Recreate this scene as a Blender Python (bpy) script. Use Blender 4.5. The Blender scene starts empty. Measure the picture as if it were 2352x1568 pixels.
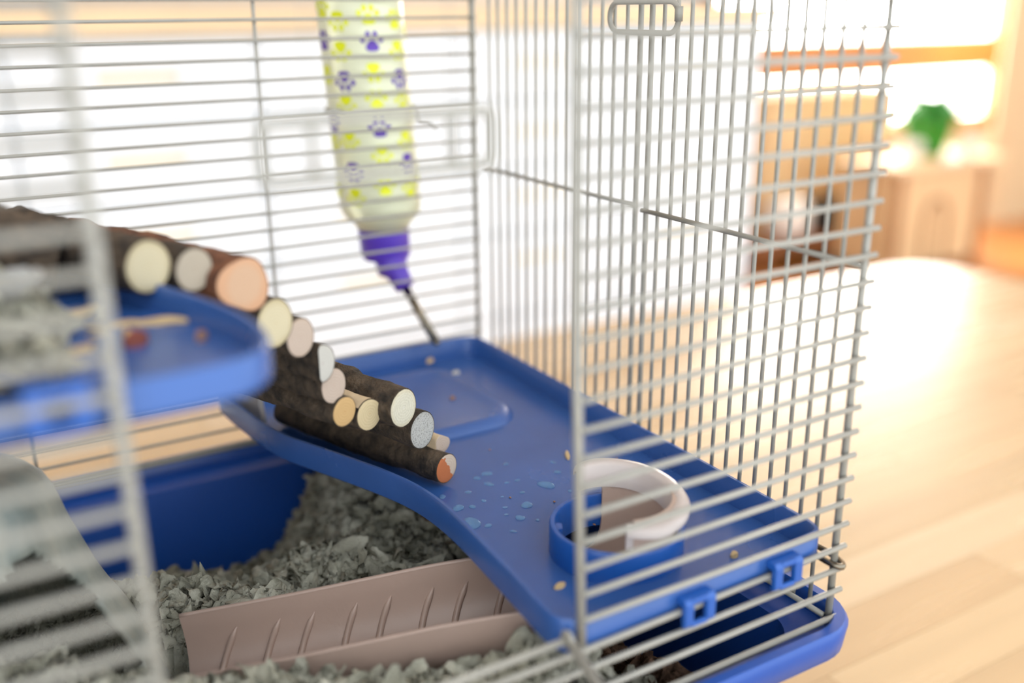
import bpy, bmesh, math, random
import numpy as np
from mathutils import Matrix, Vector, noise

# All coordinates below are in centimetres; S turns them into metres.
S = 0.01
rnd = random.Random(7)
rng = np.random.default_rng(11)
scene = bpy.context.scene
COL = scene.collection

# ------------------------------------------------------------------ camera
cam_d = bpy.data.cameras.new('camera')
cam = bpy.data.objects.new('camera', cam_d)
COL.objects.link(cam)
RX = Vector((0.85407, -0.52010, -0.00720))
UP = Vector((0.16772, 0.26226, 0.95031))
FW = Vector((0.49237, 0.81284, -0.31122))
CAM = Vector((-30.139, -24.464, 0.752))
mw = Matrix.Identity(4)
for i in range(3):
    mw[i][0], mw[i][1], mw[i][2], mw[i][3] = RX[i], UP[i], -FW[i], CAM[i] * S
cam.matrix_world = mw
cam_d.sensor_width = 36.0
cam_d.lens = 2348.135 / 2352 * 36
cam_d.clip_start = 0.01
cam_d.clip_end = 100
cam_d.dof.use_dof = True
cam_d.dof.focus_distance = 44.8 * S
cam_d.dof.aperture_fstop = 3.0
scene.camera = cam

# ------------------------------------------------------------------ light
def srgb(r, g, b):
    f = lambda c: c / 12.92 if c <= 0.04045 else ((c + 0.055) / 1.055) ** 2.4
    return (f(r / 255), f(g / 255), f(b / 255), 1.0)

world = bpy.data.worlds.new('world')
scene.world = world
world.use_nodes = True
bg = world.node_tree.nodes['Background']
bg.inputs['Color'].default_value = (0.93, 0.97, 1.0, 1)
bg.inputs['Strength'].default_value = 2.7
WINDOW_GLOW = 7.0

sun_d = bpy.data.lights.new('sun', 'SUN')
sun = bpy.data.objects.new('sun', sun_d)
COL.objects.link(sun)
sun_d.energy = 5.0
sun_d.color = (1.0, 0.88, 0.74)
sun_d.angle = math.radians(1.0)
sun.rotation_euler = Vector((-0.10, -0.86, -0.50)).to_track_quat('-Z', 'Y').to_euler()

scene.view_settings.view_transform = 'Standard'
scene.view_settings.look = 'None'
scene.view_settings.exposure = 0.0
scene.view_settings.gamma = 1.0
scene.view_settings.use_curve_mapping = False

# ------------------------------------------------------------------ materials
def mat(name, col, rough=0.5, var=0.0, vscale=30.0, bump=0.0, bscale=200.0, spec=0.5, metal=0.0,
        trans=0.0, emit=None, stretch=None, col2=None, coat=0.0, subs=0.0, detail=4.0, rvar=0.0):
    m = bpy.data.materials.new(name)
    m.use_nodes = True
    nt = m.node_tree
    b = nt.nodes['Principled BSDF']
    c = srgb(*col)
    b.inputs['Base Color'].default_value = c
    b.inputs['Roughness'].default_value = rough
    b.inputs['Specular IOR Level'].default_value = spec
    b.inputs['Metallic'].default_value = metal
    b.inputs['Transmission Weight'].default_value = trans
    b.inputs['Coat Weight'].default_value = coat
    if subs:
        b.inputs['Subsurface Weight'].default_value = subs
        b.inputs['Subsurface Radius'].default_value = (0.004, 0.003, 0.002)
        b.inputs['Subsurface Scale'].default_value = 1.0
    if emit:
        b.inputs['Emission Color'].default_value = c
        b.inputs['Emission Strength'].default_value = emit
    vec = None
    if var or bump or rvar:
        tc = nt.nodes.new('ShaderNodeTexCoord')
        mp = nt.nodes.new('ShaderNodeMapping')
        nt.links.new(tc.outputs['Object'], mp.inputs['Vector'])
        if stretch:
            mp.inputs['Scale'].default_value = stretch
        vec = mp.outputs['Vector']
    if var:
        n = nt.nodes.new('ShaderNodeTexNoise')
        n.inputs['Scale'].default_value = vscale
        n.inputs['Detail'].default_value = detail
        nt.links.new(vec, n.inputs['Vector'])
        r = nt.nodes.new('ShaderNodeValToRGB')
        c2 = srgb(*col2) if col2 else tuple([max(0, x * (1 - var)) for x in c[:3]] + [1])
        c1 = c if col2 else tuple([min(1, x * (1 + var * 0.6)) for x in c[:3]] + [1])
        r.color_ramp.elements[0].position = 0.32
        r.color_ramp.elements[1].position = 0.68
        r.color_ramp.elements[0].color = c2
        r.color_ramp.elements[1].color = c1
        nt.links.new(n.outputs['Fac'], r.inputs['Fac'])
        nt.links.new(r.outputs['Color'], b.inputs['Base Color'])
        if rvar:
            mr = nt.nodes.new('ShaderNodeMapRange')
            mr.inputs['To Min'].default_value = max(0.02, rough - rvar)
            mr.inputs['To Max'].default_value = rough + rvar
            nt.links.new(n.outputs['Fac'], mr.inputs['Value'])
            nt.links.new(mr.outputs['Result'], b.inputs['Roughness'])
    if bump:
        n2 = nt.nodes.new('ShaderNodeTexNoise')
        n2.inputs['Scale'].default_value = bscale
        n2.inputs['Detail'].default_value = 5
        nt.links.new(vec, n2.inputs['Vector'])
        bp = nt.nodes.new('ShaderNodeBump')
        bp.inputs['Strength'].default_value = bump
        bp.inputs['Distance'].default_value = 0.002
        nt.links.new(n2.outputs['Fac'], bp.inputs['Height'])
        nt.links.new(bp.outputs['Normal'], b.inputs['Normal'])
    return m

def cut_mat(name, c_in, c_out, c_pith, scale=900.0, spots=0.0, patch=None):
    """Sawn end grain: growth rings about the object's own origin."""
    m = bpy.data.materials.new(name)
    m.use_nodes = True
    nt = m.node_tree
    N, L = nt.nodes, nt.links
    b = N['Principled BSDF']
    b.inputs['Roughness'].default_value = 0.75
    tc = N.new('ShaderNodeTexCoord')
    ln = N.new('ShaderNodeVectorMath'); ln.operation = 'LENGTH'
    L.new(tc.outputs['Object'], ln.inputs[0])
    nz = N.new('ShaderNodeTexNoise'); nz.inputs['Scale'].default_value = 350; nz.inputs['Detail'].default_value = 6
    L.new(tc.outputs['Object'], nz.inputs['Vector'])
    mul = N.new('ShaderNodeMath'); mul.operation = 'MULTIPLY_ADD'
    L.new(nz.outputs['Fac'], mul.inputs[0]); mul.inputs[1].default_value = 0.0016
    L.new(ln.outputs['Value'], mul.inputs[2])
    sn = N.new('ShaderNodeMath'); sn.operation = 'MULTIPLY'; sn.inputs[1].default_value = scale * 6.0
    L.new(mul.outputs[0], sn.inputs[0])
    s2 = N.new('ShaderNodeMath'); s2.operation = 'SINE'
    L.new(sn.outputs[0], s2.inputs[0])
    rp = N.new('ShaderNodeValToRGB')
    e = rp.color_ramp.elements
    e[0].position = 0.0; e[0].color = srgb(*c_pith)
    e[1].position = 1.0; e[1].color = srgb(*c_out)
    k = rp.color_ramp.elements.new(0.16); k.color = srgb(*c_in)
    k2 = rp.color_ramp.elements.new(0.72); k2.color = srgb(*c_in)
    mr = N.new('ShaderNodeMapRange'); mr.inputs['From Max'].default_value = 0.0095
    L.new(mul.outputs[0], mr.inputs['Value'])
    L.new(mr.outputs['Result'], rp.inputs['Fac'])
    mx = N.new('ShaderNodeMix'); mx.data_type = 'RGBA'; mx.blend_type = 'MULTIPLY'
    L.new(rp.outputs['Color'], mx.inputs[6])
    r2 = N.new('ShaderNodeValToRGB')
    r2.color_ramp.elements[0].color = (0.86, 0.84, 0.8, 1); r2.color_ramp.elements[1].color = (1, 1, 1, 1)
    ms = N.new('ShaderNodeMath'); ms.operation = 'MULTIPLY_ADD'; ms.inputs[1].default_value = .5; ms.inputs[2].default_value = .5
    L.new(s2.outputs[0], ms.inputs[0]); L.new(ms.outputs[0], r2.inputs['Fac'])
    L.new(r2.outputs['Color'], mx.inputs[7]); mx.inputs[0].default_value = 0.7
    out = mx.outputs[2]
    if spots:
        n3 = N.new('ShaderNodeTexNoise'); n3.inputs['Scale'].default_value = 1500; n3.inputs['Detail'].default_value = 3
        L.new(tc.outputs['Object'], n3.inputs['Vector'])
        r3 = N.new('ShaderNodeValToRGB'); r3.color_ramp.elements[0].position = 0.36; r3.color_ramp.elements[1].position = 0.5
        r3.color_ramp.elements[0].color = (1 - spots, 1 - spots, 1 - spots, 1); r3.color_ramp.elements[1].color = (1, 1, 1, 1)
        L.new(n3.outputs['Fac'], r3.inputs['Fac'])
        m3 = N.new('ShaderNodeMix'); m3.data_type = 'RGBA'; m3.blend_type = 'MULTIPLY'; m3.inputs[0].default_value = 1
        L.new(out, m3.inputs[6]); L.new(r3.outputs['Color'], m3.inputs[7]); out = m3.outputs[2]
    if patch:  # a stained half: a ragged border across the face
        sp = N.new('ShaderNodeSeparateXYZ'); L.new(tc.outputs['Object'], sp.inputs[0])
        n4 = N.new('ShaderNodeTexNoise'); n4.inputs['Scale'].default_value = 260; n4.inputs['Detail'].default_value = 3
        L.new(tc.outputs['Object'], n4.inputs['Vector'])
        a = N.new('ShaderNodeMath'); a.operation = 'MULTIPLY_ADD'; a.inputs[1].default_value = 0.006; L.new(n4.outputs['Fac'], a.inputs[0])
        dd = N.new('ShaderNodeMath'); dd.operation = 'MULTIPLY_ADD'; dd.inputs[1].default_value = 0.5
        L.new(sp.outputs['Z'], dd.inputs[0]); L.new(sp.outputs['X'], dd.inputs[2]); L.new(dd.outputs[0], a.inputs[2])
        lt = N.new('ShaderNodeMath'); lt.operation = 'LESS_THAN'; lt.inputs[1].default_value = 0.0042
        L.new(a.outputs[0], lt.inputs[0])
        m4 = N.new('ShaderNodeMix'); m4.data_type = 'RGBA'
        L.new(lt.outputs[0], m4.inputs[0]); L.new(out, m4.inputs[6]); m4.inputs[7].default_value = srgb(*patch); out = m4.outputs[2]
    L.new(out, b.inputs['Base Color'])
    bp = N.new('ShaderNodeBump'); bp.inputs['Strength'].default_value = 0.35; bp.inputs['Distance'].default_value = 0.0008
    L.new(nz.outputs['Fac'], bp.inputs['Height']); L.new(bp.outputs['Normal'], b.inputs['Normal'])
    return m

M = {}
M['blue'] = mat('blue_plastic', (27, 82, 161), 0.33, var=0.10, vscale=14, bump=0.05, bscale=500, rvar=0.07)
M['blue_floor'] = mat('blue_plastic_floor', (49, 87, 152), 0.25, var=0.12, vscale=22, bump=0.06, bscale=260, rvar=0.08)
M['tray'] = mat('blue_tray_plastic', (23, 73, 155), 0.30, var=0.06, vscale=12, bump=0.04, bscale=300)
M['wire'] = mat('grey_enamel_wire', (150, 148, 140), 0.38, var=0.06, vscale=80)
M['beige'] = mat('beige_plastic', (174, 151, 138), 0.36, var=0.07, vscale=20, bump=0.05, bscale=300)
M['beige_lip'] = mat('pale_beige_plastic', (191, 181, 177), 0.3, var=0.04, vscale=30)
M['greyplate'] = mat('grey_plastic', (167, 164, 162), 0.4, var=0.06)
M['bark'] = mat('dark_bark', (84, 70, 55), 0.85, var=1, vscale=170, col2=(30, 24, 18), bump=1.0, bscale=380, detail=8.0)
M['bark_red'] = mat('reddish_bark', (119, 74, 48), 0.8, var=1, vscale=160, col2=(69, 38, 22), bump=0.7, bscale=300)
M['peeled'] = mat('peeled_wood', (198, 177, 146), 0.65, var=0.12, vscale=150, bump=0.3, bscale=300)
M['fluff'] = mat('grey_paper_fluff', (192, 190, 174), 0.95, var=1, vscale=50, col2=(132, 130, 114), bump=0.8, bscale=420, spec=0.1)
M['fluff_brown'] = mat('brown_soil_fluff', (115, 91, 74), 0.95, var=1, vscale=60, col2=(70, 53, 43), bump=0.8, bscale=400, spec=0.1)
M['igloo'] = mat('milky_worn_plastic', (167, 165, 151), 0.42, var=1, vscale=60, col2=(124, 133, 127), bump=0.35, bscale=160, stretch=(1, 1, 0.28), subs=0.0)
M['bottle'] = mat('frosted_yellow_plastic', (238, 241, 210), 0.3, var=0.04, vscale=20, trans=0.25)
M['yellow'] = mat('yellow_print', (226, 232, 30), 0.4)
M['purple'] = mat('purple_print', (92, 58, 168), 0.4)
M['purple_cap'] = mat('purple_cap_plastic', (92, 62, 190), 0.35)
M['steel'] = mat('steel', (127, 120, 107), 0.25, metal=1.0, var=0.1, vscale=60)
M['wood_bits'] = mat('pale_wood_shaving', (193, 167, 124), 0.7, var=0.15, vscale=200)
M['seed'] = mat('seed', (140, 104, 82), 0.6, var=0.2, vscale=200)
M['redbit'] = mat('reddish_pellet', (120, 60, 50), 0.7, var=0.2, vscale=200)
M['foil'] = mat('torn_white_paper', (176, 177, 176), 0.6, var=0.15, vscale=120, bump=0.4, bscale=250)
M['yellowbit'] = mat('amber_paper_inside', (206, 160, 70), 0.7, var=0.2, vscale=120)
M['white_paint'] = mat('white_painted_front', (236, 242, 246), 0.4, var=0.02, vscale=5)
M['gap'] = mat('cabinet_shadow_gap', (196, 197, 200), 0.6)
M['oak'] = mat('oak_worktop', (232, 206, 166), 0.45, var=0.10, vscale=6, stretch=(1, 6, 6))
M['grip'] = mat('pale_grip_wood', (236, 222, 196), 0.6)
M['honey'] = mat('honey_wood', (180, 120, 65), 0.5, var=0.14, vscale=5, stretch=(1, 4, 4))
M['tan'] = mat('tan_wood', (230, 198, 152), 0.5, var=0.12, vscale=4, stretch=(4, 4, 1))
M['brown'] = mat('brown_wood', (147, 92, 50), 0.5, var=0.15, vscale=4, stretch=(3, 3, 1))
M['cream'] = mat('cream_curtain', (219, 198, 161), 0.8, var=0.05, vscale=4)
M['wall'] = mat('warm_white_wall', (232, 226, 216), 0.8, var=0.02, vscale=3)
M['light_block_wall'] = mat('taupe_light_block', (150, 138, 126), 0.85, var=0.03, vscale=3)  # for the added left wall, mid-tone to limit bounced light
M['floor'] = mat('orange_oak_floor', (180, 117, 57), 0.32, var=0.2, vscale=3, stretch=(0.6, 6, 1))
M['window'] = mat('bright_window_pane', (255, 250, 240), 0.3, emit=WINDOW_GLOW)
_nt = M['window'].node_tree
_b = _nt.nodes['Principled BSDF']; _o = _nt.nodes['Material Output']
_e = _nt.nodes.new('ShaderNodeEmission'); _t = _nt.nodes.new('ShaderNodeBsdfTransparent'); _a = _nt.nodes.new('ShaderNodeAddShader')
_e.inputs['Color'].default_value = (1.0, 0.95, 0.86, 1); _e.inputs['Strength'].default_value = WINDOW_GLOW
_nt.links.new(_e.outputs[0], _a.inputs[0]); _nt.links.new(_t.outputs[0], _a.inputs[1]); _nt.links.new(_a.outputs[0], _o.inputs['Surface'])
_nt.nodes.remove(_b)
M['green'] = mat('green_glazed_pot', (40, 140, 40), 0.12, var=0.1, vscale=8)
M['leaf'] = mat('green_leaf', (84, 176, 80), 0.22, var=0.2, vscale=20)
M['white_glaze'] = mat('white_glaze', (250, 246, 238), 0.15, var=0.02, vscale=8)
M['black'] = mat('black_fabric', (34, 32, 32), 0.7, var=0.2, vscale=30)
M['soil'] = mat('potting_soil', (70, 50, 36), 0.9, var=0.3, vscale=60)
M['water'] = mat('water', (120, 172, 220), 0.08, trans=0.0)
_w = M['water'].node_tree.nodes['Principled BSDF'].inputs
_w['IOR'].default_value = 1.33; _w['Alpha'].default_value = 0.3
for i, c in enumerate([(208, 179, 140), (202, 172, 132), (212, 185, 149), (199, 168, 128), (210, 181, 141), (196, 168, 129)]):
    M['stave%d' % i] = mat('maple_stave', c, 0.26, var=0.07, vscale=5, stretch=(0.7, 9, 9), rvar=0.05)

# ------------------------------------------------------------------ building helpers
ORG = {}

def link(o, parent):
    COL.objects.link(o)
    if parent is not None:
        o.parent = parent

def empty(name, label, cat, loc, group=None):
    o = bpy.data.objects.new(name, None)
    o.empty_display_size = 0.01
    COL.objects.link(o)
    o.location = Vector(loc) * S
    ORG[o.name] = Vector(loc)
    o['label'] = label; o['category'] = cat
    if group: o['group'] = group
    return o

def tag(o, label=None, cat=None, group=None, kind=None):
    if label: o['label'] = label
    if cat: o['category'] = cat
    if group: o['group'] = group
    if kind: o['kind'] = kind
    return o

def obj(name, V, F, m, parent=None, smooth=True, org=None, autosharp=None, mats=None, fm=None):
    """One mesh object; V in world centimetres. org = its own origin (defaults to the parent's)."""
    po = ORG[parent.name] if parent is not None else Vector((0, 0, 0))
    if org is None:
        if parent is not None:
            org = po
        else:
            a = np.asarray(V, float)
            org = Vector(((a[:, 0].min() + a[:, 0].max()) / 2, (a[:, 1].min() + a[:, 1].max()) / 2, a[:, 2].min()))
    org = Vector(org)
    me = bpy.data.meshes.new(name)
    P = (np.asarray(V, float) - np.array(org)) * S
    me.from_pydata(P.tolist(), [], [list(map(int, f)) for f in F])
    me.materials.append(m)
    if mats:
        for x in mats: me.materials.append(x)
    if fm is not None:
        me.polygons.foreach_set('material_index', fm)
    bm = bmesh.new(); bm.from_mesh(me)
    bmesh.ops.recalc_face_normals(bm, faces=bm.faces)
    bm.to_mesh(me); bm.free()
    if smooth:
        me.polygons.foreach_set('use_smooth', [True] * len(me.polygons))
        if autosharp is not None:
            me.set_sharp_from_angle(angle=math.radians(autosharp))
    o = bpy.data.objects.new(name, me)
    link(o, parent)
    o.location = (org - po) * S
    ORG[o.name] = org
    return o

class MB:
    def __init__(s): s.V = []; s.F = []
    def add(s, V, F):
        k = len(s.V)
        s.V += [tuple(v) for v in V]
        s.F += [[i + k for i in f] for f in F]
        return s
    def box(s, a, b):
        (x0, y0, z0), (x1, y1, z1) = a, b
        V = [(x, y, z) for z in (z0, z1) for x, y in ((x0, y0), (x1, y0), (x1, y1), (x0, y1))]
        return s.add(V, [(0, 3, 2, 1), (4, 5, 6, 7), (0, 1, 5, 4), (1, 2, 6, 5), (2, 3, 7, 6), (3, 0, 4, 7)])
    def tube(s, pts, r, n=8, closed=False):
        pts = [Vector(p) for p in pts]
        m = len(pts)
        R = r if isinstance(r, (list, tuple)) else [r] * m
        T = []
        for i in range(m):
            a = pts[(i - 1) % m] if closed or i > 0 else pts[i]
            b = pts[(i + 1) % m] if closed or i < m - 1 else pts[i]
            T.append((b - a).normalized())
        up = Vector((0, 0, 1)) if abs(T[0].z) < 0.9 else Vector((1, 0, 0))
        u = T[0].cross(up).normalized()
        V = []
        for i in range(m):
            u = (u - T[i] * u.dot(T[i])).normalized()
            w = T[i].cross(u)
            for k in range(n):
                a = 2 * math.pi * k / n
                V.append(pts[i] + (u * math.cos(a) + w * math.sin(a)) * R[i])
        F = []
        for i in range(m if closed else m - 1):
            j = (i + 1) % m
            for k in range(n):
                l = (k + 1) % n
                F.append((i * n + k, i * n + l, j * n + l, j * n + k))
        if not closed:
            F.append(tuple(range(n - 1, -1, -1)))
            F.append(tuple((m - 1) * n + k for k in range(n)))
        return s.add(V, F)
    def loft(s, rings, cap0=True, cap1=True):
        n = len(rings[0]); V = [p for r in rings for p in r]; F = []
        for i in range(len(rings) - 1):
            for k in range(n):
                l = (k + 1) % n
                F.append((i * n + k, i * n + l, (i + 1) * n + l, (i + 1) * n + k))
        if cap0: F.append(tuple(range(n - 1, -1, -1)))
        if cap1: F.append(tuple((len(rings) - 1) * n + k for k in range(n)))
        return s.add(V, F)
    def lathe(s, prof, c, n=24, cap0=True, cap1=True):
        rings = [[(c[0] + r * math.cos(2 * math.pi * k / n), c[1] + r * math.sin(2 * math.pi * k / n), z) for k in range(n)] for r, z in prof]
        return s.loft(rings, cap0, cap1)
    def build(s, name, m, parent=None, **k):
        return obj(name, s.V, s.F, m, parent, **k)

def rrect(x0, x1, y0, y1, r, n=6):
    P = []
    for cx, cy, a0 in ((x1 - r, y1 - r, 0), (x0 + r, y1 - r, 90), (x0 + r, y0 + r, 180), (x1 - r, y0 + r, 270)):
        for i in range(n + 1):
            a = math.radians(a0 + 90 * i / n)
            P.append((cx + r * math.cos(a), cy + r * math.sin(a)))
    return P

def chaikin(P, it=2):
    for _ in range(it):
        Q = []
        for i in range(len(P)):
            a, b = P[i], P[(i + 1) % len(P)]
            Q.append((a[0] * .75 + b[0] * .25, a[1] * .75 + b[1] * .25))
            Q.append((a[0] * .25 + b[0] * .75, a[1] * .25 + b[1] * .75))
        P = Q
    return P

def offset(P, d):
    """Offset a counter-clockwise closed outline inwards by d."""
    n = len(P); Q = []
    for i in range(n):
        a, b, c = Vector(P[i - 1]), Vector(P[i]), Vector(P[(i + 1) % n])
        t = (c - a).normalized()
        Q.append((b.x - t.y * d, b.y + t.x * d))
    return Q

def box_thing(name, a, b, m, label, cat, group=None, bev=0.0):
    mb = MB().box(a, b)
    o = mb.build(name, m, smooth=False)
    return tag(o, label, cat, group)

def add_bevel(o, w, seg=2):
    md = o.modifiers.new('bevel', 'BEVEL'); md.width = w * S; md.segments = seg; md.limit_method = 'ANGLE'
    return o

# ================================================================== THE ROOM
FLOOR = -111.0
mb = MB().box((-260, -60, FLOOR - 4), (760, 470, FLOOR)); tag(mb.build('floor', M['floor'], smooth=False), kind='structure')
mb = MB().box((-260, -60, 145), (760, 470, 150)); tag(mb.build('light_block_ceiling', M['wall'], smooth=False), kind='structure')  # unseen ceiling, added so light enters only from the sides
# back wall with a window opening x 300..528, z -62..118
WY = 352.0
mb = MB()
mb.box((-260, WY, FLOOR), (300, WY + 12, 145)); mb.box((528, WY, FLOOR), (760, WY + 12, 145))
mb.box((300, WY, FLOOR), (528, WY + 12, -62)); mb.box((300, WY, 120), (528, WY + 12, 145))
tag(mb.build('wall_back', M['wall'], smooth=False), kind='structure')
mb = MB().box((755, -60, FLOOR), (760, WY, 145)); tag(MB().box((-265, -60, FLOOR), (-260, WY, 145)).build('light_block_wall', M['light_block_wall'], smooth=False), kind='structure')  # unseen left wall, added to block sky light from that side
tag(mb.build('wall_right', M['wall'], smooth=False), kind='structure')

win = bpy.data.objects.new('window_1', None); COL.objects.link(win); win.location = Vector((414, WY, -62)) * S
ORG[win.name] = Vector((414, WY, -62)); tag(win, 'tall bright window in honey wood frame behind the table', kind='structure')
mb = MB()
mb.box((300, WY - 4, -62), (308, WY + 6, 120)); mb.box((520, WY - 4, -62), (528, WY + 6, 120))
mb.box((300, WY - 4, 112), (528, WY + 6, 120)); mb.box((300, WY - 6, -66), (528, WY + 6, -60))
mb.build('window_frame', M['honey'], win, smooth=False)
mb = MB().box((300, WY - 9, -35), (528, WY + 4, -16)); add_bevel(mb.build('window_rail', M['honey'], win, smooth=False), 1.0)
mb = MB().box((308, WY + 2, -16), (520, WY + 3, 112)); mb.build('pane', M['window'], win, smooth=False)
mb = MB().box((308, WY + 2, -60), (520, WY + 3, -35)); mb.build('pane', M['window'], win, smooth=False)

# curtain / pillar at right
mb = MB()
pts = []
n = 40
for i in range(n + 1):
    x = 455 + 110 * i / n
    pts.append((x, 300 + 2.6 * math.sin(i * 1.25) + 0.8 * math.sin(i * 3.1)))
ring0 = pts + [(x, y + 0.6) for x, y in reversed(pts)]
mb.loft([[(x, y, z) for x, y in ring0] for z in (FLOOR + 1, -40, 40, 140)])
tag(mb.build('curtain', M['cream'], autosharp=50), 'cream yellow curtain hanging at right edge beside the window', 'curtain')

# kitchen counter far behind the cage: white drawers under an oak worktop
ct = empty('drawer_counter', 'long white drawer counter with oak worktop behind the cage', 'cabinet', (0, 150, FLOOR))
CX0, CX1 = -130.0, 143.0
mb = MB().box((CX0, 152, FLOOR), (CX1, 205, -3.2)); mb.build('carcass', M['white_paint'], ct, smooth=False)
mb = MB().box((CX0 - 1, 148.5, -3.2), (CX1 + 1, 206, 1.1)); add_bevel(mb.build('worktop', M['oak'], ct, smooth=False), 0.3)
col_x = [-110.5, -71.5, -32.5, 6.5, 45.0, 83.0, 121.0]
edges = [-130, -91, -52, -13, 25.7, 64, 102, 141.5]
rows = [(-4.0, -16.6), (-17.2, -29.4), (-30.0, -42.5), (-43.1, -60.0), (-60.6, -84.0), (-84.6, -104.0)]
for c in range(7):
    for k, (zt, zb) in enumerate(rows):
        x0, x1 = edges[c] + 0.35, edges[c + 1] - 0.35
        hw, hz = (6.5, zt - 5.6)
        cx = (x0 + x1) / 2
        # drawer front built round its grip slot
        mb = MB()
        mb.box((x0, 150, hz + 0.9), (x1, 151.9, zt)); mb.box((x0, 150, zb), (x1, 151.9, hz - 0.9))
        mb.box((x0, 150, hz - 0.9), (cx - hw, 151.9, hz + 0.9)); mb.box((cx + hw, 150, hz - 0.9), (x1, 151.9, hz + 0.9))
        d = mb.build('drawer', M['white_paint'], ct, smooth=False)
        mb = MB().box((cx - hw, 151.0, hz - 0.9), (cx + hw, 151.8, hz + 0.9))
        mb.build('grip', M['grip'], d, smooth=False)

# low sideboard under the window
sb = empty('sideboard', 'tan wooden sideboard standing under the bright window', 'sideboard', (346, 325, FLOOR))
mb = MB().box((303, 312, FLOOR + 8), (390, 345, -39.5)); mb.build('carcass', M['tan'], sb, smooth=False)
mb = MB().box((301, 310, -39.5), (392, 346, -37)); mb.build('top', M['tan'], sb, smooth=False)
for i in range(3):
    x0 = 304 + 28.5 * i
    mb = MB().box((x0 + .5, 310.4, FLOOR + 10), (x0 + 28, 312, -41)); dd = mb.build('door', M['tan'], sb, smooth=False)
    mb = MB().lathe([(0.9, 0), (0.9, .8), (.4, 1.0)], (0, 0), 10)
    V = [(x0 + 24 + x, 310.4 - z, -70 + y) for x, y, z in mb.V]
    obj('knob', V, mb.F, M['brown'], dd)
for x in (308, 385):
    for y in (316, 341):
        MB().lathe([(1.6, FLOOR), (2.4, FLOOR + 8)], (x, y), 10).build('leg', M['brown'], sb)

# low chest with things on it
ch = empty('wooden_chest', 'low tan wooden chest carrying a green pot and white bowls', 'chest', (346, 268, FLOOR))
mb = MB().box((326, 256, FLOOR + 3), (390, 284, -66)); mb.build('body', M['tan'], ch, smooth=False)
mb = MB().box((323, 251, -66), (393, 287, -63)); add_bevel(mb.build('lid', M['oak'], ch, smooth=False), .6)
for x in (328, 384):
    mb = MB().box((x, 255, FLOOR), (x + 4, 258, -66.2)); mb.build('post', M['brown'], ch, smooth=False)
mb = MB()
arch = [(math.cos(math.radians(a)) * 7 + 356, 255.6, -88 + math.sin(math.radians(a)) * 8) for a in range(0, 181, 20)]
arch = [(363, 255.6, FLOOR + 4)] + arch + [(349, 255.6, FLOOR + 4)]
mb.tube(arch, .9, 6); mb.build('arch_moulding', M['brown'], ch)
for nm, x, y, r, lb in (('bowl', 337.5, 258, 4.6, 'left white glazed bowl on the wooden chest'), ('bowl', 373, 256, 4.8, 'right white glazed bowl on the wooden chest')):
    mb = MB().lathe([(r * .45, -63), (r * .5, -62.2), (r * .85, -58.5), (r, -54.5), (r * .95, -54.3), (r * .8, -58), (r * .4, -61.4)], (x, y), 22)
    tag(mb.build(nm, M['white_glaze']), lb, 'bowl', 'white bowls on the chest')
gp = empty('potted_plant', 'leafy green plant in green glazed pot on the chest', 'plant', (363, 270, -63))
MB().lathe([(7.5, -63), (9.5, -56), (11.5, -46), (12, -44), (11, -44), (10.4, -46)], (363, 270), 22, True, True).build('pot', M['green'], gp)
MB().lathe([(0.3, -45.0), (10.3, -45.6)], (363, 270), 20, True, False).build('soil', M['soil'], gp)
for i in range(40):
    a = rnd.uniform(0, 6.28); L = rnd.uniform(13, 25); el = rnd.uniform(.0, .85)
    P = []
    for t in np.linspace(0, 1, 6):
        rr = L * t * math.cos(el) ; zz = -45.5 + L * t * math.sin(el) - 7 * t * t * (1.3 - el)
        w = 3.6 * math.sin(math.pi * min(1, .08 + t * .9))
        c, s_ = math.cos(a), math.sin(a)
        P.append(((363 + rr * c - w * s_, 270 + rr * s_ + w * c, zz), (363 + rr * c, 270 + rr * s_, zz - .5 * w), (363 + rr * c + w * s_, 270 + rr * s_ - w * c, zz)))
    V = [p for q in P for p in q]; F = []
    for k in range(5):
        for j in range(2): F.append((k * 3 + j, k * 3 + j + 1, k * 3 + j + 4, k * 3 + j + 3))
    o = obj('leaf', V, F, M['leaf'], gp); md = o.modifiers.new('thick', 'SOLIDIFY'); md.thickness = .0015

# low bench carrying a white globe and a black bag
be = empty('low_bench', 'low brown bench in front of the tan sideboard', 'bench', (320, 297, FLOOR))
add_bevel(MB().box((284, 286, -102), (356, 308, -98.8)).build('bench_top', M['brown'], be, smooth=False), .5)
for x in (287, 350):
    for y in (288, 303): MB().box((x, y, FLOOR), (x + 3, y + 3, -102)).build('leg', M['brown'], be, smooth=False)
BT = -98.8
mb = MB().lathe([(5, BT), (9, BT + 2), (10.3, BT + 8), (10, BT + 13), (7.5, BT + 17.5), (4, BT + 19.3), (.3, BT + 19.8)], (310, 298), 26)
tag(mb.build('globe', M['white_glaze']), 'round white globe standing on the low brown bench', 'globe')
mb = MB()
rings = []
for z, k in ((BT, .86), (BT + 2, 1), (BT + 9, 1.0), (BT + 14, .86), (BT + 15, .7)):
    rings.append([(336 + (x) * k, 299 + (y) * k, z) for x, y in rrect(-9.5, 9.5, -6, 6, 2.5, 4)])
bg_ = empty('black_bag', 'small black bag on the low bench right of white globe', 'bag', (336, 299, BT))
mb.loft(rings); mb.build('body', M['black'], bg_)
MB().tube([(331, 299, BT + 14.6), (332, 299, BT + 18), (336, 299, BT + 19.5), (340, 299, BT + 18), (341, 299, BT + 14.6)], .6, 6).build('handle', M['black'], bg_)

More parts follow.
